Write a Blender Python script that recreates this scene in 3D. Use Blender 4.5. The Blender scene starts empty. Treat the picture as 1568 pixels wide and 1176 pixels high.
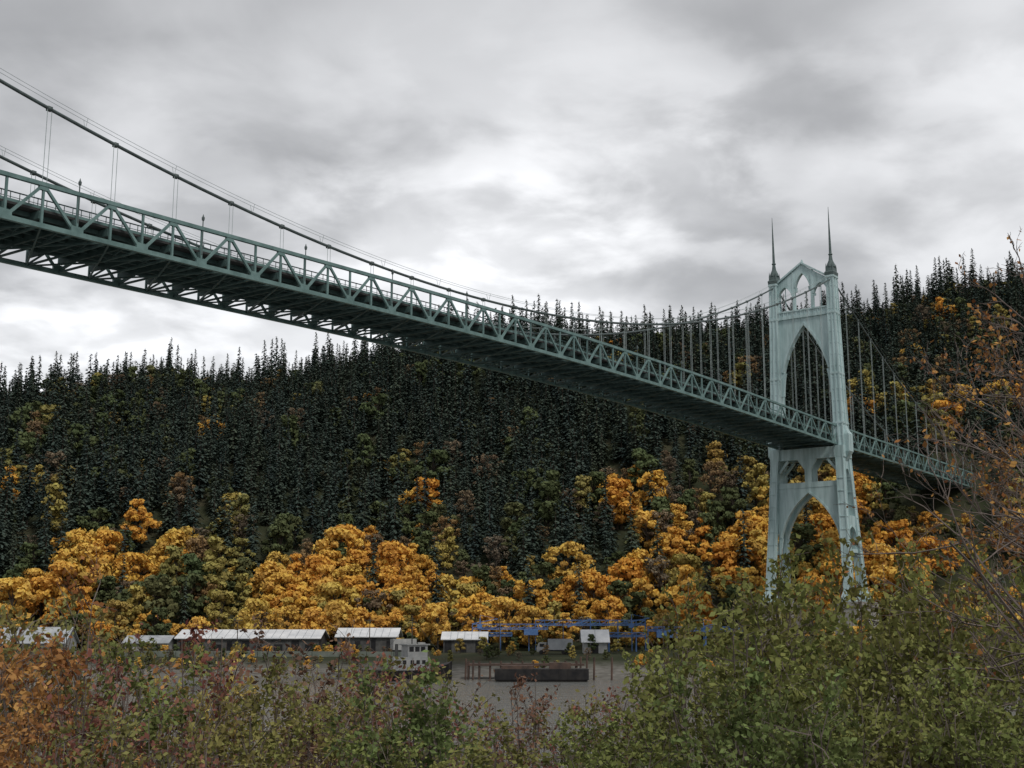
import bpy, math, random
import numpy as np
from mathutils import Vector, noise as mnoise
random.seed(7); rng=np.random.default_rng(7)
scene=bpy.context.scene
R=math.radians
# ------------------------------------------------------------------ helpers
def link(ob,parent=None):
    scene.collection.objects.link(ob)
    if parent is not None: ob.parent=parent
    return ob
def empty(name,parent=None):
    return link(bpy.data.objects.new(name,None),parent)
class MB:
    def __init__(s): s.v=[];s.f=[];s.m=[];s.a=[]
    def add(s,vs,fs,mat=0,val=0.5):
        o=len(s.v); s.v.extend([tuple(map(float,v)) for v in vs])
        for f in fs: s.f.append(tuple(i+o for i in f)); s.m.append(mat); s.a.append(val)
    def box(s,x0,x1,y0,y1,z0,z1,mat=0):
        s.add([(x0,y0,z0),(x1,y0,z0),(x1,y1,z0),(x0,y1,z0),(x0,y0,z1),(x1,y0,z1),(x1,y1,z1),(x0,y1,z1)],
              [(0,3,2,1),(4,5,6,7),(0,1,5,4),(1,2,6,5),(2,3,7,6),(3,0,4,7)],mat)
    def beam(s,p0,p1,w,h,mat=0):
        p0=Vector(p0);p1=Vector(p1);d=p1-p0
        if d.length<1e-6:return
        d.normalize(); up=Vector((0,0,1)) if abs(d.z)<.98 else Vector((1,0,0))
        x=d.cross(up).normalized(); y=x.cross(d).normalized()
        vs=[]
        for p in (p0,p1):
            for a,b in((-1,-1),(1,-1),(1,1),(-1,1)): vs.append(p+x*(a*w/2)+y*(b*h/2))
        s.add(vs,[(0,3,2,1),(4,5,6,7),(0,1,5,4),(1,2,6,5),(2,3,7,6),(3,0,4,7)],mat)
    def tube(s,pts,rad,n=4,mat=0,val=.5,cap=False):
        pts=[Vector(p) for p in pts]; vs=[];fs=[]
        for i,p in enumerate(pts):
            d=(pts[min(i+1,len(pts)-1)]-pts[max(i-1,0)])
            if d.length<1e-9:d=Vector((0,0,1))
            d.normalize(); up=Vector((0,0,1)) if abs(d.z)<.95 else Vector((1,0,0))
            x=d.cross(up).normalized(); y=x.cross(d)
            r=rad[i] if hasattr(rad,'__len__') else rad
            for k in range(n):
                t=2*math.pi*k/n; vs.append(p+x*(r*math.cos(t))+y*(r*math.sin(t)))
        for i in range(len(pts)-1):
            for k in range(n):
                a=i*n+k;b=i*n+(k+1)%n; fs.append((a,b,b+n,a+n))
        if cap: fs.append(tuple(range(n))[::-1]); fs.append(tuple(range((len(pts)-1)*n,len(pts)*n)))
        s.add(vs,fs,mat,val)
    def loft(s,secs,mat=0):   # (z, xc, yc, wx, wy)
        vs=[];fs=[]
        for (z,xc,yc,wx,wy) in secs:
            for a,b in((-1,-1),(1,-1),(1,1),(-1,1)): vs.append((xc+a*wx/2,yc+b*wy/2,z))
        for i in range(len(secs)-1):
            for k in range(4):
                a=i*4+k;b=i*4+(k+1)%4; fs.append((a,b,b+4,a+4))
        fs.append((3,2,1,0)); o=4*(len(secs)-1); fs.append((o,o+1,o+2,o+3))
        s.add(vs,fs,mat)
    def mesh(s,name,mats,attr=False,smooth=False):
        me=bpy.data.meshes.new(name); me.from_pydata(s.v,[],s.f)
        for m in mats: me.materials.append(m)
        me.polygons.foreach_set('material_index',s.m)
        if attr:
            at=me.attributes.new('v','FLOAT','FACE'); at.data.foreach_set('value',s.a)
        if smooth: me.polygons.foreach_set('use_smooth',[True]*len(s.f))
        me.update(); return me
    def obj(s,name,mats,parent=None,attr=False,smooth=False):
        return link(bpy.data.objects.new(name,s.mesh(name,mats,attr,smooth)),parent)
def cards(mb,C,U,V,vals,mat=1):
    o=len(mb.v); n=len(C)
    P=np.stack([C-U,C-V*.9+U*.1,C+U,C+V*.9+U*.1],1).reshape(-1,3)
    mb.v.extend(map(tuple,P.tolist()))
    for i in range(n):
        b=o+4*i; mb.f.append((b,b+1,b+2,b+3)); mb.m.append(mat); mb.a.append(float(vals[i]))
def unit(a): return a/np.maximum(np.linalg.norm(a,axis=-1,keepdims=True),1e-9)
# ------------------------------------------------------------------ materials
def newmat(name):
    m=bpy.data.materials.new(name); m.use_nodes=True; nt=m.node_tree; nt.nodes.clear()
    out=nt.nodes.new('ShaderNodeOutputMaterial'); return m,nt,out
def ramp(nt,stops,interp='LINEAR'):
    r=nt.nodes.new('ShaderNodeValToRGB'); e=r.color_ramp.elements; r.color_ramp.interpolation=interp
    while len(e)<len(stops): e.new(.5)
    for i,(p,c) in enumerate(stops): e[i].position=p; e[i].color=(c[0],c[1],c[2],1)
    return r
def surf(name,c1,c2,scale=1.,rough=.6,metal=0.,spec=.3,bump=0.,bscale=None,detail=6,stretch=(1,1,1),lo=.35,hi=.65):
    m,nt,out=newmat(name); N=nt.nodes;L=nt.links
    b=N.new('ShaderNodeBsdfPrincipled'); b.inputs['Roughness'].default_value=rough; b.inputs['Metallic'].default_value=metal
    b.inputs['Specular IOR Level'].default_value=spec
    tc=N.new('ShaderNodeTexCoord'); mp=N.new('ShaderNodeMapping'); mp.inputs['Scale'].default_value=stretch
    n=N.new('ShaderNodeTexNoise'); n.inputs['Scale'].default_value=scale; n.inputs['Detail'].default_value=detail; n.inputs['Roughness'].default_value=.6
    r=ramp(nt,[(lo,c1),(hi,c2)])
    L.new(tc.outputs['Object'],mp.inputs[0]);L.new(mp.outputs[0],n.inputs['Vector']);L.new(n.outputs['Fac'],r.inputs[0]);L.new(r.outputs[0],b.inputs['Base Color'])
    if bump>0:
        n2=N.new('ShaderNodeTexNoise'); n2.inputs['Scale'].default_value=bscale or scale*4; n2.inputs['Detail'].default_value=6
        bp=N.new('ShaderNodeBump'); bp.inputs['Strength'].default_value=bump
        L.new(mp.outputs[0],n2.inputs['Vector']);L.new(n2.outputs['Fac'],bp.inputs['Height']);L.new(bp.outputs[0],b.inputs['Normal'])
    L.new(b.outputs[0],out.inputs[0]); return m
def leafmat(name,cols,lo=.45,hi=1.35,trans=.25):
    m,nt,out=newmat(name); N=nt.nodes;L=nt.links
    oi=N.new('ShaderNodeObjectInfo'); k=len(cols)
    r=ramp(nt,[(i/max(k-1,1),c) for i,c in enumerate(cols)]); L.new(oi.outputs['Random'],r.inputs[0])
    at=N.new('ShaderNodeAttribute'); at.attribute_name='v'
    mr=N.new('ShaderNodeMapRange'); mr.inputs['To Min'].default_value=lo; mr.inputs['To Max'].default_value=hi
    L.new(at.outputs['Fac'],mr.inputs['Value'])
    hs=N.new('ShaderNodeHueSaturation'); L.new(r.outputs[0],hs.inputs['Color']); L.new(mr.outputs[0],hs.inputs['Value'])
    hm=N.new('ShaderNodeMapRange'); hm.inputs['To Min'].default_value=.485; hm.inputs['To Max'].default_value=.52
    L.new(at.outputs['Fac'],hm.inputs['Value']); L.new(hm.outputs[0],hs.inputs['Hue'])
    d=N.new('ShaderNodeBsdfDiffuse'); L.new(hs.outputs[0],d.inputs[0])
    if trans>0:
        t=N.new('ShaderNodeBsdfTranslucent'); mx=N.new('ShaderNodeMixShader'); mx.inputs[0].default_value=trans
        L.new(hs.outputs[0],t.inputs[0]);L.new(d.outputs[0],mx.inputs[1]);L.new(t.outputs[0],mx.inputs[2]); L.new(mx.outputs[0],out.inputs[0])
    else: L.new(d.outputs[0],out.inputs[0])
    return m
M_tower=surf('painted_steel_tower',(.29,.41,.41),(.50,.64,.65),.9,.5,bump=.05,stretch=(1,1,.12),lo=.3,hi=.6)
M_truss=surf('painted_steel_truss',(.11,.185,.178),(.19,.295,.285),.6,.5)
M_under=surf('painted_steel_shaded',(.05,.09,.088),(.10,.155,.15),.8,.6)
M_cable=surf('cable_steel',(.07,.09,.09),(.11,.14,.14),1,.5)
M_rope=surf('hanger_rope',(.30,.36,.36),(.38,.44,.44),1,.5)
M_spire=surf('spire_copper',(.07,.10,.10),(.12,.16,.155),1,.5)
M_asph=surf('asphalt',(.045,.045,.045),(.06,.06,.06),2,.85)
M_conc=surf('concrete',(.26,.25,.23),(.38,.37,.34),.3,.85,bump=.1)
M_bark=surf('bark',(.05,.04,.03),(.10,.085,.07),3,.9)
M_twig=surf('twig_bark',(.10,.08,.07),(.22,.18,.16),3,.85)
M_white=surf('white_metal_roof',(.60,.62,.64),(.80,.81,.82),.3,.5)
M_wall=surf('weathered_siding',(.06,.06,.06),(.13,.13,.125),.6,.7)
M_wallw=surf('pale_siding',(.32,.33,.33),(.48,.48,.47),.6,.7)
M_dark=surf('dark_opening',(.012,.012,.014),(.03,.03,.032),1,.4)
M_blue=surf('blue_painted_steel',(.07,.15,.34),(.12,.22,.44),1,.5)
M_rust=surf('rusty_steel',(.06,.045,.04),(.14,.09,.07),.7,.8)
M_blk=surf('black_hull',(.012,.012,.014),(.035,.032,.03),.7,.5)
M_grey=surf('grey_roof',(.30,.32,.34),(.46,.48,.50),.4,.6)
M_emb=surf('embankment_concrete',(.13,.155,.13),(.23,.25,.22),.5,.9)
# ------------------------------------------------------------------ terrain
def Hr(X): return np.interp(X,[-900,-500,-400,-335,-300,-270,-240,-207,-160,-119,-60,-18,49,125,214,274,334,600,1000],
                              [60,72,82,94,112,132,148,160,156,162,176,184,183,186,198,214,220,236,226])
def terr(X,Y):
    X=np.asarray(X,float);Y=np.asarray(Y,float)
    b=np.interp(Y,[-60,6,14,25,45,60,75,240,250,262,285,340],[8.6,8.4,6.6,5.2,2.4,.4,-2.5,-2.5,-.2,.6,3.6,4.2])
    t=np.clip((Y-345)/455,0,1); f=.5*t+.5*np.sin(t*np.pi/2)
    w=np.clip(t*4,0,1)
    n=9*np.sin(X/47+Y/90)+6*np.sin(X/23-Y/61+1.3)+3*np.sin(X/13+Y/31+.4)
    h=b+(Hr(X)-4.2)*f+n*w*np.clip(1.15-t,0.2,1)
    h=h-np.clip(Y-815,0,4000)*.045
    small=.25*np.sin(X*.8+Y*.5)*np.sin(Y*.9-X*.3)
    return h+small*np.clip((80-Y)/30,0,1)
def terr1(x,y): return float(terr(x,y))
ys=np.concatenate([np.arange(-60,80,3.),np.arange(80,340,6.),np.arange(340,860,8.),np.array([880,920,1000,1150,1400,1800,2400,3200,4500])])
xs=np.concatenate([[-4000,-2500,-1600,-1200],np.arange(-900,-420,40.),np.arange(-420,421,9.),np.arange(460,940,40.),[1200,1600,2500,4000]])
XX,YY=np.meshgrid(xs,ys); ZZ=terr(XX,YY)
mb=MB(); mb.v=list(map(tuple,np.stack([XX,YY,ZZ],-1).reshape(-1,3).tolist())); nx=len(xs)
for j in range(len(ys)-1):
    for i in range(nx-1):
        a=j*nx+i; mb.f.append((a,a+1,a+nx+1,a+nx)); mb.m.append(0); mb.a.append(0)
M_gr,nt,out=newmat('ground_soil'); N=nt.nodes;L=nt.links
g=N.new('ShaderNodeNewGeometry'); n1=N.new('ShaderNodeTexNoise'); n1.inputs['Scale'].default_value=.08; n1.inputs['Detail'].default_value=8
r1=ramp(nt,[(.35,(.030,.038,.020)),(.55,(.045,.05,.028)),(.7,(.07,.065,.04))])
L.new(g.outputs['Position'],n1.inputs['Vector']);L.new(n1.outputs['Fac'],r1.inputs[0])
n2=N.new('ShaderNodeTexNoise'); n2.inputs['Scale'].default_value=.6; n2.inputs['Detail'].default_value=8
r2=ramp(nt,[(.35,(.12,.115,.10)),(.65,(.22,.21,.19))]);L.new(g.outputs['Position'],n2.inputs['Vector']);L.new(n2.outputs['Fac'],r2.inputs[0])
sp=N.new('ShaderNodeSeparateXYZ');L.new(g.outputs['Position'],sp.inputs[0])
mr=N.new('ShaderNodeMapRange');mr.inputs['From Min'].default_value=3.0;mr.inputs['From Max'].default_value=1.4;L.new(sp.outputs['Z'],mr.inputs['Value'])
mx=N.new('ShaderNodeMix');mx.data_type='RGBA';L.new(mr.outputs[0],mx.inputs[0]);L.new(r1.outputs[0],mx.inputs[6]);L.new(r2.outputs[0],mx.inputs[7])
bs=N.new('ShaderNodeBsdfPrincipled');bs.inputs['Roughness'].default_value=.95;bs.inputs['Specular IOR Level'].default_value=.1
L.new(mx.outputs[2],bs.inputs['Base Color']);L.new(bs.outputs[0],out.inputs[0])
mb.obj('ground',[M_gr],smooth=True)
# water
M_w,nt,out=newmat('river_water'); N=nt.nodes;L=nt.links
b=N.new('ShaderNodeBsdfPrincipled');b.inputs['Base Color'].default_value=(.17,.175,.165,1);b.inputs['Roughness'].default_value=.22
tc=N.new('ShaderNodeNewGeometry');mp=N.new('ShaderNodeMapping');mp.inputs['Scale'].default_value=(.3,1.0,1)
n=N.new('ShaderNodeTexNoise');n.inputs['Scale'].default_value=.6;n.inputs['Detail'].default_value=7
bp=N.new('ShaderNodeBump');bp.inputs['Strength'].default_value=.9;bp.inputs['Distance'].default_value=.4
L.new(tc.outputs['Position'],mp.inputs[0]);L.new(mp.outputs[0],n.inputs['Vector']);L.new(n.outputs['Fac'],bp.inputs['Height']);L.new(bp.outputs[0],b.inputs['Normal']);L.new(b.outputs[0],out.inputs[0])
mb=MB(); mb.add([(-4000,40,0),(4000,40,0),(4000,300,0),(-4000,300,0)],[(0,1,2,3)]); mb.obj('river_water',[M_w])
# ------------------------------------------------------------------ bridge (local frame: x along deck, y across)
TH=R(35.5); S_,C_=math.sin(TH),math.cos(TH)
bridge=empty('suspension_bridge'); bridge.rotation_euler=(0,0,math.pi/2-TH)
PN,PF=121.0,137.2; PC=(PN+PF)/2; AT=316.0; AM=143.4; A2=2*AM-AT; PAN=(AT-A2)/38
def zt(a):
    aa=np.linspace(a-30,a+30,13)
    return float(np.mean(np.interp(aa,[-200,4,74,98,125,165,218,265,311,373,436,560],[53,56.4,58.1,59.1,60.0,61.5,62.3,62.1,61.2,61,60.5,59])))
TD=4.8
KC=39/(AT-AM)**2; ZTOP=101.3; ZMIN=62.1; SIDE=130.
def zc(a):
    if A2<=a<=AT: return ZMIN+KC*(a-AM)**2
    u=(a-AT)/SIDE if a>AT else (A2-a)/SIDE
    return ZTOP+(62.0-ZTOP)*u-4*5.5*u*(1-u)
near=MB();und=MB();slab=MB();rail=MB()
hp=PAN/2
i0=int(-150/hp); i1=int((520-A2)/hp)
st=[A2+hp*i for i in range(i0,i1+1)]
for p in (PN,PF):
    for k in range(len(st)-1):
        a,b=st[k],st[k+1]; za,zb=zt(a),zt(b); idx=i0+k
        near.beam((a,p,za),(b,p,zb),.46,.46); near.beam((a,p,za-TD),(b,p,zb-TD),.5,.55)
        near.beam((a,p,za),(a,p,za-TD),.24,.26)
        if idx%2==0: near.beam((a,p,za),(b,p,zb-TD),.28,.32)
        else: near.beam((a,p,za-TD),(b,p,zb),.28,.32)
        if idx%2==0: near.box(a-.6,a+.6,p-.17,p+.17,za-.7,za+.1)
        else: near.box(a-.8,a+.8,p-.19,p+.19,za-TD-.1,za-TD+.9)
for k in range(len(st)-1):
    a,b=st[k],st[k+1]; za,zb=zt(a),zt(b); zd=za-TD+2.0; ze=zb-TD+2.0; idx=i0+k
    slab.beam((a,PC,zd),(b,PC,ze),PF-PN-1.2,.28)
    for q in (-7.35,7.35): slab.beam((a,PC+q,zd+.3),(b,PC+q,ze+.3),.25,.35,1)
    und.beam((a,PN+.3,zd-.65),(a,PF-.3,zd-.65),.35,.9)
    und.beam((a,PN,za-TD),(a,PF,za-TD),.22,.25)
    for q in (-6,-4,-2,0,2,4,6): und.beam((a,PC+q,zd-.4),(b,PC+q,ze-.4),.22,.5)
    if idx%2==0:
        und.beam((a,PN,za-TD-.05),(b,PC,zb-TD-.05),.2,.2); und.beam((a,PF,za-TD-.05),(b,PC,zb-TD-.05),.2,.2)
    else:
        und.beam((b,PN,zb-TD+.06),(a,PC,za-TD+.06),.2,.2); und.beam((b,PF,zb-TD+.06),(a,PC,za-TD+.06),.2,.2)
    for q in (-1,1):
        und.beam((a,PC+q*8,za-TD+.1),(a,PC+q*4.6,zd-1.1),.2,.2)
        und.beam((a,PC+q*1.4,za-TD),(a,PC+q*4.6,zd-1.1),.18,.18)
    for q in (-7.2,7.2):
        rail.beam((a,PC+q,zd+1.35),(b,PC+q,ze+1.35),.12,.12); rail.beam((a,PC+q,zd+.75),(b,PC+q,ze+.75),.06,.06)
        for t in (0,.25,.5,.75):
            rail.beam((a+hp*t,PC+q,zd+.2),(a+hp*t,PC+q,zd+1.35),.07,.07)
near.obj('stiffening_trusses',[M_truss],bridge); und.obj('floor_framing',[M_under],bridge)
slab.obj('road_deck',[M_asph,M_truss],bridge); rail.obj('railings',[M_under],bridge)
cab=MB();rp=MB()
aa=np.linspace(A2-SIDE,AT+SIDE,140)
aa=np.unique(np.concatenate([aa,[A2,AT]]))
for p in (PN,PF):
    cab.tube([(a,p,zc(a)) for a in aa],.21,8)
    for o in (-.4,.4): rp.tube([(a,p+o,zc(a)+1.15) for a in aa],.028,4)
    for k,a in enumerate(aa[::3]):
        for o in (-.4,.4): rp.tube([(a,p+o*.3,zc(a)+.2),(a,p+o,zc(a)+1.15)],.03,3)
    for idx in range(-28,68,1):
        a=A2+PAN*idx
        if a<A2-SIDE or a>AT+SIDE or abs(a-AT)<2 or abs(a-A2)<2: continue
        top=zc(a); bot=zt(a)
        if top-bot<.5: continue
        cab.box(a-.28,a+.28,p-.25,p+.25,top-.26,top+.23)
        for o in (-.28,.28): rp.tube([(a+o,p-.1,top),(a+o,p-.1,bot)],.042,4); 
cab.obj('main_cables',[M_cable],bridge,smooth=True); rp.obj('hanger_ropes',[M_rope],bridge)
lp=MB()
for j,idx in enumerate(range(-26,62,2)):
    a=A2+PAN*idx+hp
    for p in (PN-.1,PF+.1):
        z=zt(a); lp.tube([(a,p,z-3.4),(a,p,z+1.0),(a,p,z+1.2)],[.09,.07,.05],6)
        lp.tube([(a,p,z+1.0),(a,p,z+1.1),(a,p,z+1.45),(a,p,z+1.6),(a,p,z+1.9)],[.05,.17,.2,.1,.02],8)
lp.obj('deck_lanterns',[M_cable],bridge)
# towers
def arch_pts(c0,c1,spring,rise,n=28):
    cm=(c0+c1)/2;b=(c1-c0)/2;RR=(b*b+rise*rise)/(2*b); o=[]
    for i in range(n+1):
        c=cm-b*math.cos(math.pi*i/n)
        q=abs(c-cm); o.append((c,spring+math.sqrt(max(RR*RR-(q+RR-b)**2,0))))
    return o
def arch_plate(mb,c0,c1,spring,rise,top,t,axis,off,rim=.4,mat=0):
    pts=arch_pts(c0,c1,spring,rise); vs=[];fs=[]
    P=(lambda c,o,z:(o,c,z)) if axis=='q' else (lambda c,o,z:(c,o,z))
    for c,z in pts:
        T=top(c) if callable(top) else top
        vs+= [P(c,off-t/2,z),P(c,off+t/2,z),P(c,off-t/2,T),P(c,off+t/2,T)]
    n=len(pts)
    for i in range(n-1):
        a=4*i;b=a+4; fs+=[(a,b,b+2,a+2),(a+1,a+3,b+3,b+1),(a,a+1,b+1,b),(a+2,b+2,b+3,a+3)]
    fs+=[(0,2,3,1),(4*n-4,4*n-3,4*n-1,4*n-2)]
    mb.add(vs,fs,mat)
    if rim:
        for i in range(n-1):
            (ca,za),(cb,zb)=pts[i],pts[i+1]
            mb.beam(P(ca,off,za+.1),P(cb,off,zb+.1),t+.35,rim,mat)
def ribbed(mb,secs,rs=.32,pr=.09):
    mb.loft(secs)
    for sx in(-1,1):
        for sy in(-1,1):
            mb.loft([(z,xc+sx*(wx/2-rs/2+pr),yc+sy*(wy/2-rs/2+pr),rs,rs) for (z,xc,yc,wx,wy) in secs])
def tower(name,a0):
    e=empty(name,bridge); e.location=(a0,PC,0)
    m=MB()
    hs=lambda z: float(np.interp(z,[17,45,56,71,90,102.5],[10.6,9.2,8.8,8.5,8.2,8.1]))
    for s in(-1,1):
        ribbed(m,[(54,0,s*hs(54),4.3,2.4),(71,0,s*hs(71),3.7,2.15),(90,0,s*hs(90),3.2,1.95),(101.6,0,s*hs(101.6),2.8,1.8)],.36,.16)
        m.loft([(56,0,s*hs(56),.5,2.8),(101,0,s*hs(101),.4,2.1)])
        m.loft([(56,0,s*hs(56),4.7,.45),(101,0,s*hs(101),3.1,.35)])
        for z in np.arange(58.5,100,3.1):
            wx=float(np.interp(z,[54,101.6],[4.3,2.8]));wy=float(np.interp(z,[54,101.6],[2.4,1.8]))
            m.loft([(z,0,s*hs(z),wx+.14,wy+.14),(z+.22,0,s*hs(z),wx+.14,wy+.14)])
        for z,w in((61.8,.5),(75,.4),(91.4,.45),(101.2,.6)):
            wx=float(np.interp(z,[54,101.6],[4.3,2.8]));wy=float(np.interp(z,[54,101.6],[2.4,1.8]))
            m.loft([(z-.35,0,s*hs(z),wx+.1,wy+.1),(z,0,s*hs(z),wx+w,wy+w),(z+.5,0,s*hs(z),wx+w,wy+w)])
        q=s*(hs(58)+1.5)
        m.loft([(51.5,0,q-s*1.2,1.0,.5),(54.5,0,q,3.0,1.9),(59,0,q,3.0,1.9),(60.3,0,q-s*.4,2.0,1.0),(62.5,0,q-s*.9,1.2,.5)])
        La=lambda z: float(np.interp(z,[17,56],[4.9,1.9]))
        for t in(-1,1):
            ribbed(m,[(17,t*La(17),s*hs(17),1.7,2.0),(36,t*La(36),s*hs(36),1.5,1.8),(55,t*La(55),s*hs(55),1.4,1.9)],.28,.12)
            m.loft([(16.2,t*La(17),s*hs(17),3.0,3.3),(17.2,t*La(17),s*hs(17),3.0,3.3),(18.8,t*La(17),s*hs(17),2.0,2.3)])
            for z in np.arange(21,50,3.3): m.loft([(z,t*La(z),s*hs(z),1.75,2.05),(z+.2,t*La(z),s*hs(z),1.75,2.05)])
        for z0,z1,rise in((50.5,53,2.2),(35.5,38.0,3.4)):
            b=La(z0)-.6
            arch_plate(m,-b,b,z0-rise-.3,max(rise,b+.02),z1,1.3,'a',s*hs(z0),.3)
        m.box(-La(55)-.9,La(55)+.9,s*hs(55)-1.3,s*hs(55)+1.3,53,56)
        b=La(29); m.box(-b,b,s*hs(29)-.5,s*hs(29)+.5,28.6,29.5)
    hi=7.3
    arch_plate(m,-hi,hi,70.5,19.2,91.4,1.5,'q',0,.6)
    m.box(-1.15,1.15,-hi,hi,91.4,92.2); m.box(-.95,.95,-hi,hi,92.2,93.3); m.box(-1.2,1.2,-hi,hi,93.3,93.7)
    for q in np.arange(-6.6,6.7,1.2): m.box(-1.1,1.1,q-.18,q+.18,92.2,93.3)
    gab=lambda q: 106.4-4.9*(abs(q)/7.1)**.9
    arch_plate(m,-2.3,2.3,98.6,5.2,gab,1.0,'q',0,.25)
    for s in(-1,1):
        lo,hi2=sorted((s*2.9,s*7.2)); arch_plate(m,lo,hi2,97.0,3.5,gab,1.0,'q',0,.25)
        ql,qh=sorted((s*2.3,s*2.9)); 
        m.box(-.6,.6,ql,qh,93.7,gab(2.6)-.05)
        m.beam((0,0,106.55),(0,s*7.4,101.75),1.9,.45)
        m.tube([(0,s*5.05,93.7),(0,s*5.05,100.3)],.13,6)
    m.loft([(106.4,0,0,1.0,.8),(107.6,0,0,.25,.2)])
    for s in(-1,1):
        for q in(5.6,4.0,2.4):
            zb=[z for c,z in arch_pts(-hi,hi,70.5,19.2,60) if c>=q][0]+.4
            m.beam((0,s*q,zb),(0,s*q,91.4),1.8,.16)
    for a in(-2.0,2.0):
        m.box(a-.45,a+.45,-8,8,53.0,55.9)
        m.box(a-.4,a+.4,-.8,.8,46.8,53.0)
        m.add([(a-.38,-2.6,52.99),(a-.38,2.6,52.99),(a-.38,.8,50.2),(a-.38,-.8,50.2),(a+.38,-2.6,52.99),(a+.38,2.6,52.99),(a+.38,.8,50.2),(a+.38,-.8,50.2)],
              [(0,1,2,3),(7,6,5,4),(0,4,5,1),(1,5,6,2),(2,6,7,3),(3,7,4,0)])
        for s in(-1,1):
            m.beam((a,s*7.9,49.8),(a,s*5.4,52.8),.6,.6)
        m.box(a-.5,a+.5,-8.3,8.3,45.6,47.0)
        arch_plate(m,-8.6,8.6,28.5,15.9,45.59,.8,'q',a,.5)
    for q in(-6,-3,0,3,6): m.box(-1.5,1.5,q-.2,q+.2,54,54.6)
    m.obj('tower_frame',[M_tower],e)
    sp=MB()
    for s in(-1,1):
        q=s*8.1
        sp.loft([(101.7,0,q,3.2,2.4),(102.6,0,q,3.4,2.6),(103.0,0,q,2.6,2.1),(104.2,0,q,2.1,1.8)])
        sp.tube([(0,q,104.1),(0,q,104.9),(0,q,106),(0,q,107.6),(0,q,113),(0,q,121)],[1.3,1.1,.6,.40,.27,.05],8,cap=True)
        sp.tube([(0,q,107.4),(0,q,107.7),(0,q,108)],[.4,.62,.38],8)
        for t in(-1,1):
            for u in(-1,1): sp.tube([(t*1.2,q+u*.9,102.6),(t*1.2,q+u*.9,104.0),(t*1.2,q+u*.9,105.2)],[.22,.2,.02],5)
    sp.obj('tower_spires',[M_spire],e)
    pr=MB()
    for s in(-1,1):
        pr.loft([(-3,0,s*10.5,17,8),(13.0,0,s*10.5,14.5,6.2),(15,0,s*10.5,14.2,6.0),(15.01,0,s*10.5,15.0,6.8),(16.19,0,s*10.5,15.0,6.8)])
    pr.box(-4,4,-8,8,-3,9); pr.obj('tower_pier',[M_conc],e)
tower('bridge_tower',AT); tower('bridge_tower_near_bank',A2)
pr=MB()
for a in (446,500):
    for s in(-1,1): pr.loft([(0,a,PC+s*6.5,5.5,4),(54.5,a,PC+s*6.5,3.6,2.8)])
    arch_plate(pr,PC-5,PC+5,44,6,54.4,2.2,'q',a,.3); pr.box(a-1,a+1,PC-5,PC+5,31,33)
pr.obj('approach_piers',[M_conc],bridge)
# ------------------------------------------------------------------ tree prototypes
def maple_mesh(name,seed,lm,H=13.,Rr=5.8,nb=34,nl=66,ls=.54,cone=0.):
    g=np.random.default_rng(seed); m=MB()
    m.tube([(0,0,0),(.1,.1,H*.3),(.0,.2,H*.62),(0,0,H*.8)],[.34,.27,.15,.05],6)
    off=g.normal(size=2)*.5
    for i in range(nb):
        z=H*(.22+.74*g.random()**.9); w=math.sqrt(max(1-((z-.55*H)/(.47*H))**2,.05))
        w*= (1-cone*(z/H-.3))
        ang=g.random()*6.283; rr=Rr*w*math.sqrt(g.random())*(.85+.22*math.sin(ang*2+seed))
        c=np.array([rr*math.cos(ang)+off[0],rr*math.sin(ang)+off[1],z]); rb=g.uniform(.6,1.55)*Rr/5.4
        m.tube([(0,0,z*.6),tuple(c*np.array([.5,.5,.9])),tuple(c)],[.1,.07,.02],3)
        k=int(nl*(.6+.8*g.random())); d=unit(g.normal(size=(k,3))+np.array([0,0,.35]))
        C=c+d*(rb*g.uniform(.55,1.25,(k,1)))*np.array([1.1,1.1,.75])
        nrm=unit(d+g.normal(size=(k,3))*.45); U=unit(np.cross(nrm,g.normal(size=(k,3)))); V=np.cross(nrm,U)
        s=g.uniform(.6,1.25,(k,1))*ls
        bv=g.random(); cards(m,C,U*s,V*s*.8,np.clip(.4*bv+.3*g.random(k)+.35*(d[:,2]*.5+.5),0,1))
    return m.mesh(name,[M_bark,lm],attr=True)
def conifer_mesh(name,seed,lm,H=22.,Rr=3.5,pw=.75,base=.08):
    g=np.random.default_rng(seed); m=MB(); m.tube([(0,0,0),(0,0,H*.6),(0,0,H)],[.35,.2,.03],5)
    nw=int(H*1.35)
    Cs=[];Us=[];Vs=[];vv=[]
    for w in range(nw):
        t=base+(1-base)*w/nw; z=H*t
        rw=Rr*((1-t)**pw)*g.uniform(.7,1.18)+.2
        for b in range(int(5+6*(1-t))):
            an=g.random()*6.283; r=rw*g.uniform(.5,1.2); zz=z+g.uniform(-.4,.4); dr=g.uniform(.1,.5); bv=g.random()
            rad=np.array([math.cos(an),math.sin(an),0]);tan=np.array([-rad[1],rad[0],0])
            nc=max(1,int(r/.85))
            for k in range(nc):
                f=(k+.8)/nc; c=rad*r*f+np.array([0,0,zz-dr*r*f*f*.8])+g.normal(size=3)*.14
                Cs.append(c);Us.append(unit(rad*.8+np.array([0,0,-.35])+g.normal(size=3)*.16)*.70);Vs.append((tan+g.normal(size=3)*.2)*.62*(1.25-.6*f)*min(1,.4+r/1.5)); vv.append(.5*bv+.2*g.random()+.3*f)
    cards(m,np.array(Cs),np.array(Us),np.array(Vs),vv)
    return m.mesh(name,[M_bark,lm],attr=True)
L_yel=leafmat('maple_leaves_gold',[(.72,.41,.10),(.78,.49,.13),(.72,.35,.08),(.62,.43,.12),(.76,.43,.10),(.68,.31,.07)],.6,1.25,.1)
L_olv=leafmat('leaves_turning',[(.33,.28,.095),(.42,.32,.10),(.23,.22,.085),(.40,.26,.085)],.5,1.4,0)
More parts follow.
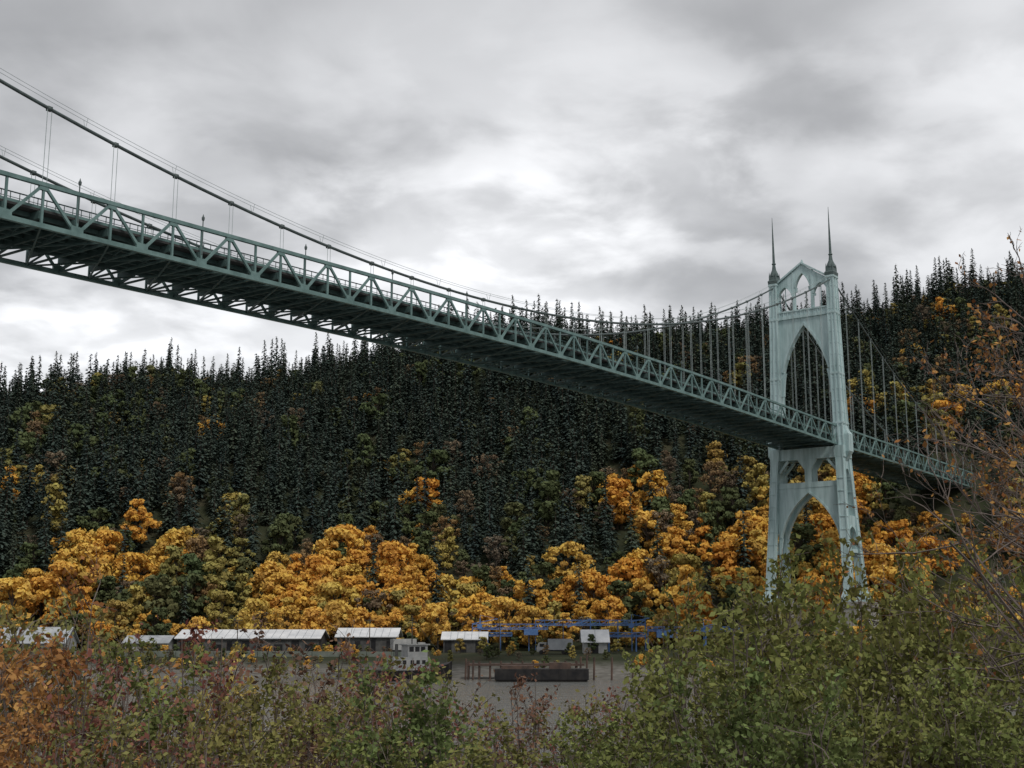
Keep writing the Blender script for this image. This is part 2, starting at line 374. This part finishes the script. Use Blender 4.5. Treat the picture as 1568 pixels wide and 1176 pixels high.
L_grn=leafmat('leaves_green',[(.09,.115,.055),(.11,.13,.06),(.10,.115,.055),(.15,.15,.07)],.5,1.4,0)
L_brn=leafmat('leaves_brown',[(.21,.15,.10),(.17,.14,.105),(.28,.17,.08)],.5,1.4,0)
L_con=leafmat('conifer_needles_haze_tint',[(.060,.086,.074),(.074,.100,.080),(.054,.078,.074),(.088,.110,.080),(.064,.090,.074)],.7,1.2,0)  # bluish tint mixed into the needle colour in place of distance haze
protos={
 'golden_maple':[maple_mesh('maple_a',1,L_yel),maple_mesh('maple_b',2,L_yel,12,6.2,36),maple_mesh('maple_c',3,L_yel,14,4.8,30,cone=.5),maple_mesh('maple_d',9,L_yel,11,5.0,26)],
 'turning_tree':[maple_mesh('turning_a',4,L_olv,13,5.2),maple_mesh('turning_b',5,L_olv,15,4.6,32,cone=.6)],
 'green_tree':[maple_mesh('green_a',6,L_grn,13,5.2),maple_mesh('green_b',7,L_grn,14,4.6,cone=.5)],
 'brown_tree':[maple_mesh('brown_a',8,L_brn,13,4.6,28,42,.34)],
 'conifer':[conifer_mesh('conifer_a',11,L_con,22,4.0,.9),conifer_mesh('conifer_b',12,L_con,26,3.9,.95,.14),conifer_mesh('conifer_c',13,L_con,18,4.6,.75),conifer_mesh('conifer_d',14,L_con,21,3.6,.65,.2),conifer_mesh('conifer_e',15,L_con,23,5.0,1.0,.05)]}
pts={(k,i):[] for k in protos for i in range(len(protos[k]))}
def fb(x,y,s,o=0): return mnoise.fractal(Vector((x/s+o,y/s-o,o*1.7)),1,2,3)
Tx=[-400,-220,-130,0,50,100,200,400]; Tv=[.11,.13,.135,.15,.21,.28,.26,.28]
Yr=346.
while Yr<850:
    sp=6.6
    half=.44*Yr+45; Xr=-half
    while Xr<half:
        x=Xr+random.uniform(-4,4); y=Yr+random.uniform(-3.5,3.5); Xr+=sp
        if y<344: continue
        pp=-x*C_+y*S_
        h=terr1(x,y); hh=h/float(Hr(x)); n=fb(x,y,60); n2=fb(x,y,45,5.3); n3=fb(x,y,30,9.1)
        T=np.interp(x,Tx,Tv)
        kind='conifer'; r=random.random()
        if hh<T+.10*n:
            q=n3*1.1+random.uniform(-.35,.35)
            kind='golden_maple' if q>-.12 else ('turning_tree' if q>-.28 else ('green_tree' if q>-.5 else 'brown_tree'))
            if r<.04: kind='conifer'
        elif hh<T+.06+.12*n:
            kind='conifer' if r<.5-.4*n2 else random.choice(['turning_tree','brown_tree','green_tree','golden_maple','green_tree','brown_tree'])
        else:
            if n2>.56 and r<.8: kind=random.choice(['turning_tree','golden_maple','turning_tree','brown_tree'])
            elif x<-120 and n3>.15 and r<.35: kind=random.choice(['turning_tree','green_tree','brown_tree','green_tree'])
            elif r<.09: kind=random.choice(['green_tree','green_tree','green_tree','brown_tree'])
            if x>150 and hh<.55 and n3>.15 and r<.6: kind='turning_tree' if r<.3 else 'golden_maple'
            if hh>.88 and r>.8 : kind=random.choice(['turning_tree','green_tree','green_tree'])
        i=random.randrange(len(protos[kind]))
        if kind=='conifer':
            s=random.choice([.55,.65,.75,.85,.95,1.1])*random.uniform(.92,1.08)
            if hh>.88:
                s=random.choice([.35,.4,.45,.5,.55,.6,.7,.95,1.2])*random.uniform(.9,1.1)
                if s>.8: i=random.choice([0,1,1,3])
        else:
            s=random.choice([.6,.75,.9,1.05,1.25])*random.uniform(.92,1.08)
            if random.random()<.2: continue
            if hh>.85: s*=.65
        if abs(pp-PC)<13 and y<560:
            if h<55: s=min(s,max((50-h)/16.,.22))
        if 355<y<445 and abs(x/y-.354)<.025: s=min(s,.4)
        pts[(kind,i)].append((x,y,h-.4,s,random.random()*6.283))
    Yr+=sp*.92
for (x0,x1,y0,y1,n,s0,s1) in((-150,-20,334,346,30,.5,.85),(-20,60,336,347,24,.5,.85),(60,170,300,346,60,.4,.8),(-150,-95,312,330,14,.4,.7),
                       (-150,-22,290,306,80,.14,.24),(-22,70,266,300,60,.12,.24),(60,130,262,300,60,.3,.6),(-150,-20,262,284,90,.12,.26),(-30,40,300,312,9,.25,.4),(170,230,380,480,40,.5,.9)):
    for _ in range(n):
        x=random.uniform(x0,x1);y=random.uniform(y0,y1)
        if abs(-x*C_+y*S_-PC)<16 and abs(x*S_+y*C_-AT)<12: continue
        ss=(s0,s1)
        if y>370 and abs(-x*C_+y*S_-PC)<13: ss=(.2,.35)
        kind=random.choice(['golden_maple','golden_maple','turning_tree','green_tree','brown_tree']) if s0>.35 else random.choice(['turning_tree','green_tree','green_tree','green_tree','brown_tree','brown_tree','golden_maple'] if s0<.2 else ['turning_tree','golden_maple','green_tree'])
        i=random.randrange(len(protos[kind])); pts[(kind,i)].append((x,y,terr1(x,y)-.3,random.uniform(*ss),random.random()*6.28))
for x in(-57,-50,-43,-26,-17,-38,-30,6,-9,-103,-64,0):
    kind='golden_maple' if x not in(-103,-26) else 'turning_tree'
    pts[(kind,random.randrange(2))].append((x+random.uniform(-2,2),334+random.uniform(-2,3),3.9,random.uniform(.8,1.1),random.random()*6))
for (k,i),pl in pts.items():
    m=MB()
    for (x,y,z,s,a) in pl:
        vs=[(x+s*.7071*math.cos(a+j*math.pi/2),y+s*.7071*math.sin(a+j*math.pi/2),z) for j in range(4)]
        m.add(vs,[(0,1,2,3)])
    if not pl: continue
    f=m.obj(k+'_forest',[M_bark]); f.instance_type='FACES'; f.use_instance_faces_scale=True; f.instance_faces_scale=1.0
    f.show_instancer_for_render=False; f.show_instancer_for_viewport=False
    c=bpy.data.objects.new(k+'_crown',protos[k][i]); link(c,f)
# ------------------------------------------------------------------ far bank buildings
def shed(name,x0,x1,y0,y1,zr,ze,roof=M_white,wall=M_wall,doors=5):
    m=MB(); zb=min(terr1(x0,y0),terr1(x1,y0),terr1(x0,y1))-.3; ym=(y0+y1)/2
    m.box(x0,x1,y0,y1,zb,ze)
    m.add([(x0,y0,ze),(x0,y1,ze),(x0,ym,zr-.1)],[(0,1,2)]); m.add([(x1,y0,ze),(x1,y1,ze),(x1,ym,zr-.1)],[(0,2,1)])
    o=.6
    dz=(zr-ze)/(ym-y0)*o
    for sgn in(0,1):
        ya=(y0-o) if sgn==0 else (y1+o)
        m.add([(x0-o,ya,ze-dz),(x1+o,ya,ze-dz),(x1+o,ym,zr),(x0-o,ym,zr),(x0-o,ya,ze-dz+.18),(x1+o,ya,ze-dz+.18),(x1+o,ym,zr+.18),(x0-o,ym,zr+.18)],
              [(0,3,2,1),(4,5,6,7),(0,1,5,4),(1,2,6,5),(2,3,7,6),(3,0,4,7)],1)
    n=doors; w=(x1-x0)/n
    for i in range(n):
        xa=x0+w*(i+random.uniform(.1,.35)); m.box(xa,xa+w*random.uniform(.25,.55),y0-.06,y0+.1,zb+.3,min(ze-.5,zb+random.choice([2.2,3.0,3.4])),2)
        if i: m.box(x0+w*i-.06,x0+w*i+.06,y0-.12,y0,zb,ze-.3,0)
    for i in range(1,n*2):
        xa=x0+w*i/2; yq=y0-o+.05; m.beam((xa,yq,ze-dz+.2),(xa,ym,zr+.2),.12,.08,3)
    e=empty(name); m.obj('walls_and_roof',[wall,roof,M_dark,M_grey],e); return e
shed('warehouse',-81.5,-47,316,330,9.2,7.3,doors=9)
shed('warehouse',-42.5,-28.2,316,328,9.6,7.7,doors=4)
shed('warehouse',-93,-82.8,312,320,7.8,6.3,doors=3,wall=M_wallw,roof=M_grey)
shed('warehouse',-16.6,-6.4,314,324,8.7,7.1,doors=3)
shed('white_shed',17,22.6,308,314,9.2,6.8,doors=1,wall=M_wallw)
shed('river_house',-119,-103.5,300,309,9.8,6.6,roof=M_grey,wall=M_wallw,doors=4)
shed('river_house',-128,-118,312,320,9.4,6.8,roof=M_white,wall=M_wallw,doors=3)
m=MB()
for x in np.arange(-104,-22,6.): m.box(x,x+5.9,286.5,287.3,1.5,4.7+.1*math.sin(x))
m.obj('embankment_wall',[M_emb])
gm=MB()
def gantry(x0,x1,y,z,h=1.3):
    n=max(2,int((x1-x0)/2.2)); 
    for yy in(y,y+1.6):
        gm.beam((x0,yy,z),(x1,yy,z),.2,.2); gm.beam((x0,yy,z+h),(x1,yy,z+h),.2,.2)
        for i in range(n+1):
            x=x0+(x1-x0)*i/n; gm.beam((x,yy,z),(x,yy,z+h),.11,.11)
            if i<n: gm.beam((x,yy,z),(x+(x1-x0)/n,yy,z+h),.11,.11)
            if i%3==0: gm.beam((x,yy,3.5),(x,yy,z),.2,.2)
    gm.box(x0,x1,y+.3,y+1.3,z+.2,z+.5)
gantry(-10,9,326,9.4);gantry(6,34,330,10.4);gantry(34,58,324,9.0,1.);gantry(-6,0,322,7.8,.8);gantry(24,33,321,7.6,1)
gm.beam((14,327,10),(20,327,12.0),.35,.35); gm.box(3,6.5,324,326,8,9.3); gm.box(36,40,322,324,7.4,8.9)
for x,z in((-8,12.0),(30,12.2),(48,11.0)):
    gm.beam((x,325,3.5),(x,325,z),.25,.25); gm.beam((x-2,325,z-1.2),(x+4.5,325,z),.18,.18); gm.beam((x,325,z+.9),(x+4.5,325,z),.07,.07); gm.beam((x,325,z),(x,325,z+.9),.12,.12); gm.box(x-.7,x+.5,324.4,325.6,z-2.4,z-1.3)
gm.obj('conveyor_gantry',[M_blue])
for x,y in((-66,312),(-34,310),(-3,311),(12,306),(36,309),(-98,309)):
    m=MB(); z=terr1(x,y); m.tube([(0,0,-.3),(0,0,8.5)],[.14,.09],6); m.box(-1.1,1.1,-.07,.07,7.6,7.75); m.box(-.8,.8,-.07,.07,6.9,7.0)
    for q in(-1,-.4,.4,1): m.tube([(q,0,7.75),(q,0,8.0)],.05,5)
    o=m.obj('utility_pole',[M_bark]); o.location=(x,y,z)
def truck(x,y,cm,rot):
    m=MB(); m.box(-4,1.6,-1.2,1.2,1.0,3.5,0); m.box(-4.1,4,-.5,.5,.7,.98,3)
    m.add([(2,-1.1,.6),(4.2,-1.1,.6),(4.2,-1.1,1.6),(3.7,-1.1,2.7),(2,-1.1,2.7),(2,1.1,.6),(4.2,1.1,.6),(4.2,1.1,1.6),(3.7,1.1,2.7),(2,1.1,2.7)],
          [(0,1,2,3,4),(9,8,7,6,5),(1,6,7,2),(2,7,8,3),(3,8,9,4),(4,9,5,0),(0,5,6,1)],1)
    m.box(2.4,3.5,-1.13,-1.08,1.7,2.4,2); m.box(2.4,3.5,1.08,1.13,1.7,2.4,2)
    for wx in(-3.2,-2.1,3.1):
        for wy in(-1.2,1.2): m.tube([(wx,wy-.15,.5),(wx,wy+.15,.5)],.5,12,3,cap=True)
    o=m.obj('parked_truck',[cm,M_wallw,M_dark,M_blk]); o.location=(x,y,terr1(x,y)); o.rotation_euler=(0,0,rot)
truck(10,301,M_grey,3.0);truck(-24,301,M_wallw,.4)
def boat():
    e=empty('workboat'); m=MB()
    prof=[(-9,1.9,2.0),(-6,2.5,1.8),(0,2.7,1.7),(5,2.4,2.1),(8,1.3,2.8),(9.5,.1,3.3)]
    vs=[];fs=[]
    for x,w,z in prof: vs+=[(x,-w*.75,-.4),(x,-w,z),(x,w,z),(x,w*.75,-.4)]
    for i in range(5):
        a=4*i;b=a+4; fs+=[(a,b,b+1,a+1),(a+1,b+1,b+2,a+2),(a+2,b+2,b+3,a+3),(a+3,b+3,b,a)]
    fs+=[(0,1,2,3),(23,22,21,20)]; m.add(vs,fs); m.obj('hull',[M_blk],e)
    c=MB(); c.box(-3.5,4,-1.7,1.7,1.75,4.2); c.box(-.5,3.6,-1.5,1.5,4.2,6.4); c.box(-.9,4,-1.8,1.8,6.4,6.6); 
    for x in(-2.8,-1.6,0,1.2,2.4): c.box(x,x+.7,-1.76,-1.68,2.9,3.6,1)
    for x in(-.2,1.,2.2): c.box(x,x+.9,-1.56,-1.48,5.2,6.1,1)
    c.box(3.55,3.66,-1.2,1.2,5.2,6.1,1); c.obj('wheelhouse',[M_wallw,M_dark],e)
    t=MB(); t.tube([(1,0,6.5),(1,0,12)],[.12,.06],6); t.beam((1,-1.3,9.5),(1,1.3,9.5),.1,.1); t.beam((0,0,10.6),(2,0,10.6),.1,.1); t.tube([(-2.2,0,4.2),(-2.2,0,6.6)],.35,8,cap=True)
    t.beam((1,0,11.5),(-7,0,2.4),.05,.05); t.beam((1,0,11.5),(8.5,0,3),.05,.05)
    for x in np.arange(-8.5,9,1.4): t.beam((x,-2.3+.02*abs(x)**2*.5,2),(x,-2.3+.02*abs(x)**2*.5,3),.05,.05)
    t.obj('mast_and_funnel',[M_wall],e); return e
b=boat(); b.location=(-20,248,0.2); b.rotation_euler=(0,0,.5)
m=MB(); m.loft([(-.5,4.5,0,15,5),(.4,4.5,0,17.5,6),(2.3,4.5,0,17.5,6)]); 
for x in np.arange(-3.5,13,1.6): m.box(x,x+.18,-3.08,-2.98,.4,2.25)
m.box(-3,3,-2,2,2.3,2.9,1); m.box(6,10,-1.6,1.6,2.3,3.4,1); 
o=m.obj('barge',[M_blk,M_rust]); o.location=(1,245,0)
m=MB(); m.box(-9,14,0,4,2.6,3.0)
for x in np.arange(-8.5,14,2.1):
    for y in(.3,3.7): m.tube([(x,y,-3),(x+.05,y,3.6+.6*math.sin(x*3))],.2,6,cap=True)
for x in(-9,-7.6,13,14.2,15.6,19,23): m.tube([(x,-2,-3),(x+.2,-2,4.2+.5*math.sin(x))],.22,6,cap=True)
m.obj('timber_dock',[M_rust]).location=(0,252,0)
# ------------------------------------------------------------------ foreground shrubs
def grow_shrub(name,seed,lm,H=4.,spread=1.,nst=12,nb=5,nt=4,nleaf=13,ls=.055,droop=.15):
    g=np.random.default_rng(seed); m=MB(); C=[];bv=[]
    for s in range(nst):
        an=g.random()*6.283; lean=g.uniform(.05,.55)*spread
        base=np.array([.35*math.cos(an),.35*math.sin(an),-.2]); top=np.array([math.cos(an)*lean*H*.75,math.sin(an)*lean*H*.75,H*g.uniform(.5,1.0)])
        mid=(base+top)/2+g.normal(size=3)*.15+np.array([0,0,.25])
        def bez(t): return (1-t)**2*base+2*t*(1-t)*mid+t*t*top
        P=[bez(t) for t in np.linspace(0,1,7)]; m.tube(P,list(np.linspace(.03,.007,7)),4)
        for b in range(nb):
            t=g.uniform(.3,1.0); o=bez(t); d=unit(top-base)*.8+g.normal(size=3)*.55; d=unit(d); l=H*.28*g.uniform(.5,1.2)*(1.25-t*.5)
            q=[o,o+d*l*.5+g.normal(size=3)*.04,o+d*l+np.array([0,0,-droop*l])+g.normal(size=3)*.06]; m.tube(q,[.011,.008,.004],3)
            vb=g.random()
            for w in range(nt):
                tt=g.uniform(.2,1); oo=q[0]*(1-tt)+q[2]*tt; dd=unit(d*.7+g.normal(size=3)*.6); ll=g.uniform(.22,.6)
                e=oo+dd*ll; m.tube([oo,oo+dd*ll*.5+g.normal(size=3)*.02,e],[.005,.004,.003],3)
                k=int(nleaf*g.uniform(.4,1.4))
                if k>0:
                    f=g.random((k,1)); C.append(oo+dd*ll*f*1.05+g.normal(size=(k,3))*.06); bv.append(np.clip(.5*vb+.5*g.random(k),0,1))
    C=np.concatenate(C);v=np.concatenate(bv);k=len(C)
    nrm=unit(g.normal(size=(k,3))+np.array([0,0,.5]));U=unit(np.cross(nrm,g.normal(size=(k,3))));V=np.cross(nrm,U)
    s=g.uniform(.6,1.35,(k,1))*ls; cards(m,C,U*s,V*s*.66,v)
    return m.mesh(name,[M_twig,lm],attr=True)
S_grn=leafmat('shrub_leaves_green',[(.16,.20,.075),(.22,.24,.08),(.28,.26,.09)],.35,1.5,.2)
S_olv=leafmat('shrub_leaves_olive',[(.32,.27,.10),(.23,.23,.09),(.42,.31,.10)],.35,1.5,.2)
S_org=leafmat('shrub_leaves_orange',[(.50,.23,.085),(.42,.21,.085),(.55,.29,.11)],.4,1.4,.2)
S_yel=leafmat('shrub_leaves_yellow',[(.50,.39,.13),(.58,.43,.13)],.4,1.4,.2)
S_red=leafmat('shrub_leaves_maroon',[(.28,.11,.09),(.23,.14,.10),(.32,.17,.12)],.4,1.5,.2)
SH={'g':[grow_shrub('shrub_green_a',21,S_grn,nleaf=17),grow_shrub('shrub_green_b',22,S_grn,nleaf=17)],
    'o':[grow_shrub('shrub_olive_a',23,S_olv,nleaf=12),grow_shrub('shrub_olive_b',24,S_olv,nleaf=11)],
    'r':[grow_shrub('shrub_orange_a',25,S_org,nleaf=11,nst=13),grow_shrub('shrub_orange_b',29,S_org,nleaf=11,nst=13)],
    'y':[grow_shrub('shrub_yellow_a',26,S_yel,nleaf=13)],
    'm':[grow_shrub('shrub_maroon_a',27,S_red,nleaf=9,nst=13,nb=6),grow_shrub('shrub_maroon_b',28,S_red,nleaf=6,nst=13,nb=6)]}
bx=[-.45,-.36,-.31,-.26,-.20,-.16,-.10,-.06,-.03,.02,.06,.11,.16,.20,.27,.34,.42]
tops=[1.1,.75,-.2,-.4,-.35,-.5,-.7,-.15,-1.0,-1.3,-1.25,-.7,.2,.7,.85,.95,1.05]
names={'g':'green_shrub','o':'olive_shrub','r':'orange_shrub','y':'yellow_shrub','m':'maroon_shrub'}
def kindat(u):
    if u<-.34: return random.choice('rrroo')
    if u<-.24: return random.choice('mmogo')
    if u<-.15: return random.choice('yomgo')
    if u<-.09: return random.choice('mmgo')
    if u<-.04: return random.choice('yyor')
    if u<.06: return random.choice('mmgg')
    if u<.16: return random.choice('oogmg')
    return random.choice('oggggo')
for row,(Y,sp,dz) in enumerate(((14,1.7,-.85),(17,1.8,-.55),(20.5,1.9,-.3),(25,1.9,0),(30,2.3,.0))):
    X=-.47*Y
    while X<.47*Y:
        x=X+random.uniform(-.5,.5); y=Y+random.uniform(-1,1); u=x/y
        z0=terr1(x,y); zt_=10+np.interp(u,bx,tops)*(Y/25)+dz+random.uniform(-.35,.25)
        if row<2: zt_=min(zt_,9.4)
        k=kindat(u)
        if row<2 and u>-.2 and random.random()<.6: k='g'
        me=random.choice(SH[k]); ob=bpy.data.objects.new(names[k],me); link(ob)
        s=max(zt_-z0,.8)/4.0; ob.location=(x,y,z0); w=min(max(s,.65),1.15)
        ob.scale=(w,w,s); ob.rotation_euler=(0,0,random.random()*6.28)
        X+=sp*random.uniform(.8,1.15)
def bare_tree(name,base,H,lean,seed,lm,nbough=18,side=-1,nleaf=2.2,zmin=.25,kids=(6,5,3),bl=.34,rm=.0065):
    g=np.random.default_rng(seed); m=MB(); C=[];
    base=np.array(base,float); top=base+np.array([lean,0,H]); 
    T=[base+(top-base)*t+np.array([.25*math.sin(t*5+seed),.2*math.cos(t*4),0])*t for t in np.linspace(0,1,9)]
    m.tube(T,list(np.linspace(.15,.02,9)),7)
    def br(o,d,l,r,dep):
        n=6;P=[o];dd=d.copy()
        for i in range(n):
            dd=unit(dd+g.normal(size=3)*.16+np.array([0,0,.05])); P.append(P[-1]+dd*l/n)
        m.tube(P,list(np.linspace(r,r*.5,n+1)),4 if dep<2 else 3)
        if dep<3:
            for k in range(kids[dep]):
                i=g.integers(1,n+1); ax=unit(P[i]-P[i-1]); nd=unit(ax*.9+g.normal(size=3)*.5); br(P[i],nd,l*g.uniform(.35,.6),max(r*.5,rm),dep+1)
        if dep>=2:
            for k in range(g.poisson(nleaf)):
                i=g.integers(1,n+1); C.append(P[i]+g.normal(size=3)*.04)
    for b in range(nbough):
        t=zmin+(1-zmin)*(b+.5)/nbough; i=min(int(t*8),7); o=T[i]+(T[i+1]-T[i])*(t*8-i)
        d=unit(np.array([side*g.uniform(.5,1),g.uniform(-.8,.8),g.uniform(.0,.6)])); br(o,d,H*bl*(1.15-.75*t)*g.uniform(.6,1.1)+.5,.035*(1.2-.7*t),0)
    C=np.array(C);k=len(C);nrm=unit(g.normal(size=(k,3)));U=unit(np.cross(nrm,g.normal(size=(k,3))));V=np.cross(nrm,U); s=g.uniform(.7,1.3,(k,1))*.055
    cards(m,C,U*s,V*s*.7,g.random(k)); return m.obj(name,[M_twig,lm],attr=True)
bare_tree('bare_alder_tree',(11.9,24,5.2),10.6,-1.0,31,S_org,nbough=12,nleaf=.4,kids=(6,4,3))
bare_tree('bare_alder_tree',(11.8,24.8,5.2),11.6,-1.3,37,S_org,nbough=4,nleaf=.35,kids=(4,3,1),bl=.22,zmin=.78)
bare_tree('bare_alder_tree',(13.2,28,4.6),9.6,-.8,32,S_org,nbough=10,nleaf=2.2,kids=(6,4,3),bl=.42)
bare_tree('bare_alder_tree',(8.6,18,6.2),6.6,-.4,35,S_org,nbough=9,nleaf=.3,kids=(5,4,2),bl=.5,zmin=.3)
bare_tree('bare_alder_tree',(-12.9,26,5.0),9.8,.1,33,S_grn,side=1,nleaf=3,nbough=10,zmin=.5,bl=.2)
# ------------------------------------------------------------------ world
w=bpy.data.worlds.new('World'); scene.world=w; w.use_nodes=True; nt=w.node_tree; nt.nodes.clear(); N=nt.nodes;L=nt.links
out=N.new('ShaderNodeOutputWorld')
SE,SAZ=52,150
sky=N.new('ShaderNodeTexSky'); sky.sky_type='NISHITA'; sky.sun_disc=False; sky.sun_elevation=R(SE); sky.sun_rotation=R(SAZ)
b1=N.new('ShaderNodeBackground'); b1.inputs[1].default_value=.11; L.new(sky.outputs[0],b1.inputs[0])
tc=N.new('ShaderNodeTexCoord'); sx=N.new('ShaderNodeSeparateXYZ'); L.new(tc.outputs['Generated'],sx.inputs[0])
def math_(op,a,b=None,c=None,clamp=False):
    n=N.new('ShaderNodeMath'); n.operation=op; n.use_clamp=clamp
    for i,v in enumerate((a,b,c)):
        if v is None: continue
        if isinstance(v,(int,float)): n.inputs[i].default_value=v
        else: L.new(v,n.inputs[i])
    return n.outputs[0]
zz=math_('ADD',math_('MAXIMUM',sx.outputs['Z'],0.0),.20)
cx=N.new('ShaderNodeCombineXYZ'); L.new(math_('DIVIDE',sx.outputs['X'],zz),cx.inputs[0]); L.new(math_('DIVIDE',sx.outputs['Y'],zz),cx.inputs[1])
def noise_(scale,det,rough,dist=0,off=(0,0,0)):
    mp=N.new('ShaderNodeMapping'); mp.inputs['Location'].default_value=off; L.new(cx.outputs[0],mp.inputs[0])
    n=N.new('ShaderNodeTexNoise'); n.inputs['Scale'].default_value=scale; n.inputs['Detail'].default_value=det; n.inputs['Roughness'].default_value=rough; n.inputs['Distortion'].default_value=dist
    L.new(mp.outputs[0],n.inputs['Vector']); return n.outputs['Fac']
def sstep(v,a,b_):
    m_=N.new('ShaderNodeMapRange'); m_.interpolation_type='SMOOTHSTEP'; m_.inputs['From Min'].default_value=a; m_.inputs['From Max'].default_value=b_; L.new(v,m_.inputs['Value']); return m_.outputs[0]
na=noise_(1.2,4,.45,.2,(3.1,1.2,0)); nb_=noise_(3.4,6,.48,.3,(7,2,1)); nc_=noise_(5.0,6,.5,.25,(1,5,4))
def glow(az,el,pw):
    v=(math.sin(R(az))*math.cos(R(el)),math.cos(R(az))*math.cos(R(el)),math.sin(R(el)))
    d=N.new('ShaderNodeVectorMath'); d.operation='DOT_PRODUCT'; L.new(tc.outputs['Generated'],d.inputs[0]); d.inputs[1].default_value=v
    return math_('POWER',math_('MAXIMUM',d.outputs['Value'],0.0),pw)
cl=math_('MULTIPLY_ADD',nb_,.45,math_('MULTIPLY',na,.65))
C0=sstep(cl,.43,.67); C1=sstep(nc_,.40,.64)
mix01=math_('ADD',math_('MULTIPLY',C0,.5),math_('MULTIPLY',C1,.5))
G=math_('ADD',math_('MULTIPLY',glow(1,15,55),.38),math_('MULTIPLY',glow(-22,8,40),.72))
G=math_('ADD',G,math_('MULTIPLY',glow(22,22,50),.30))
spot=math_('MULTIPLY',math_('ADD',glow(.5,17.5,500),math_('ADD',math_('MULTIPLY',glow(-8,19,1300),.7),math_('MULTIPLY',glow(9,20,500),.6))),math_('MULTIPLY',C1,.34))
val=math_('ADD',math_('MULTIPLY_ADD',C0,.20,.385),math_('MULTIPLY',G,math_('MULTIPLY_ADD',mix01,1.15,.24)))
val=math_('ADD',val,spot)
cc=N.new('ShaderNodeCombineColor'); L.new(math_('MULTIPLY',val,.99),cc.inputs[0]); L.new(math_('MULTIPLY',val,.995),cc.inputs[1]); L.new(math_('MULTIPLY',val,1.012),cc.inputs[2])
b2=N.new('ShaderNodeBackground'); L.new(cc.outputs[0],b2.inputs[0]); b2.inputs[1].default_value=1.0
mx=N.new('ShaderNodeMixShader'); mx.inputs[0].default_value=.92; L.new(b1.outputs[0],mx.inputs[1]); L.new(b2.outputs[0],mx.inputs[2]); L.new(mx.outputs[0],out.inputs[0])
sd=bpy.data.lights.new('sun','SUN'); sd.energy=1.5; sd.angle=R(12); sd.color=(1,.95,.88); so=link(bpy.data.objects.new('sun',sd))
dv=Vector((math.sin(R(SAZ))*math.cos(R(SE)),math.cos(R(SAZ))*math.cos(R(SE)),math.sin(R(SE))))
so.rotation_euler=dv.to_track_quat('Z','Y').to_euler(); so.location=(0,0,200)
cd=bpy.data.cameras.new('camera'); cam=link(bpy.data.objects.new('camera',cd)); cam.location=(0,0,10); cam.rotation_euler=(R(90+10.8),0,0)
cd.sensor_width=36; cd.lens=1950/1568*36; cd.clip_end=9000; cd.clip_start=.2
scene.camera=cam
scene.view_settings.view_transform='Standard'; scene.view_settings.look='None'; scene.view_settings.exposure=0
print('instances',{k:len(v) for k,v in pts.items()})
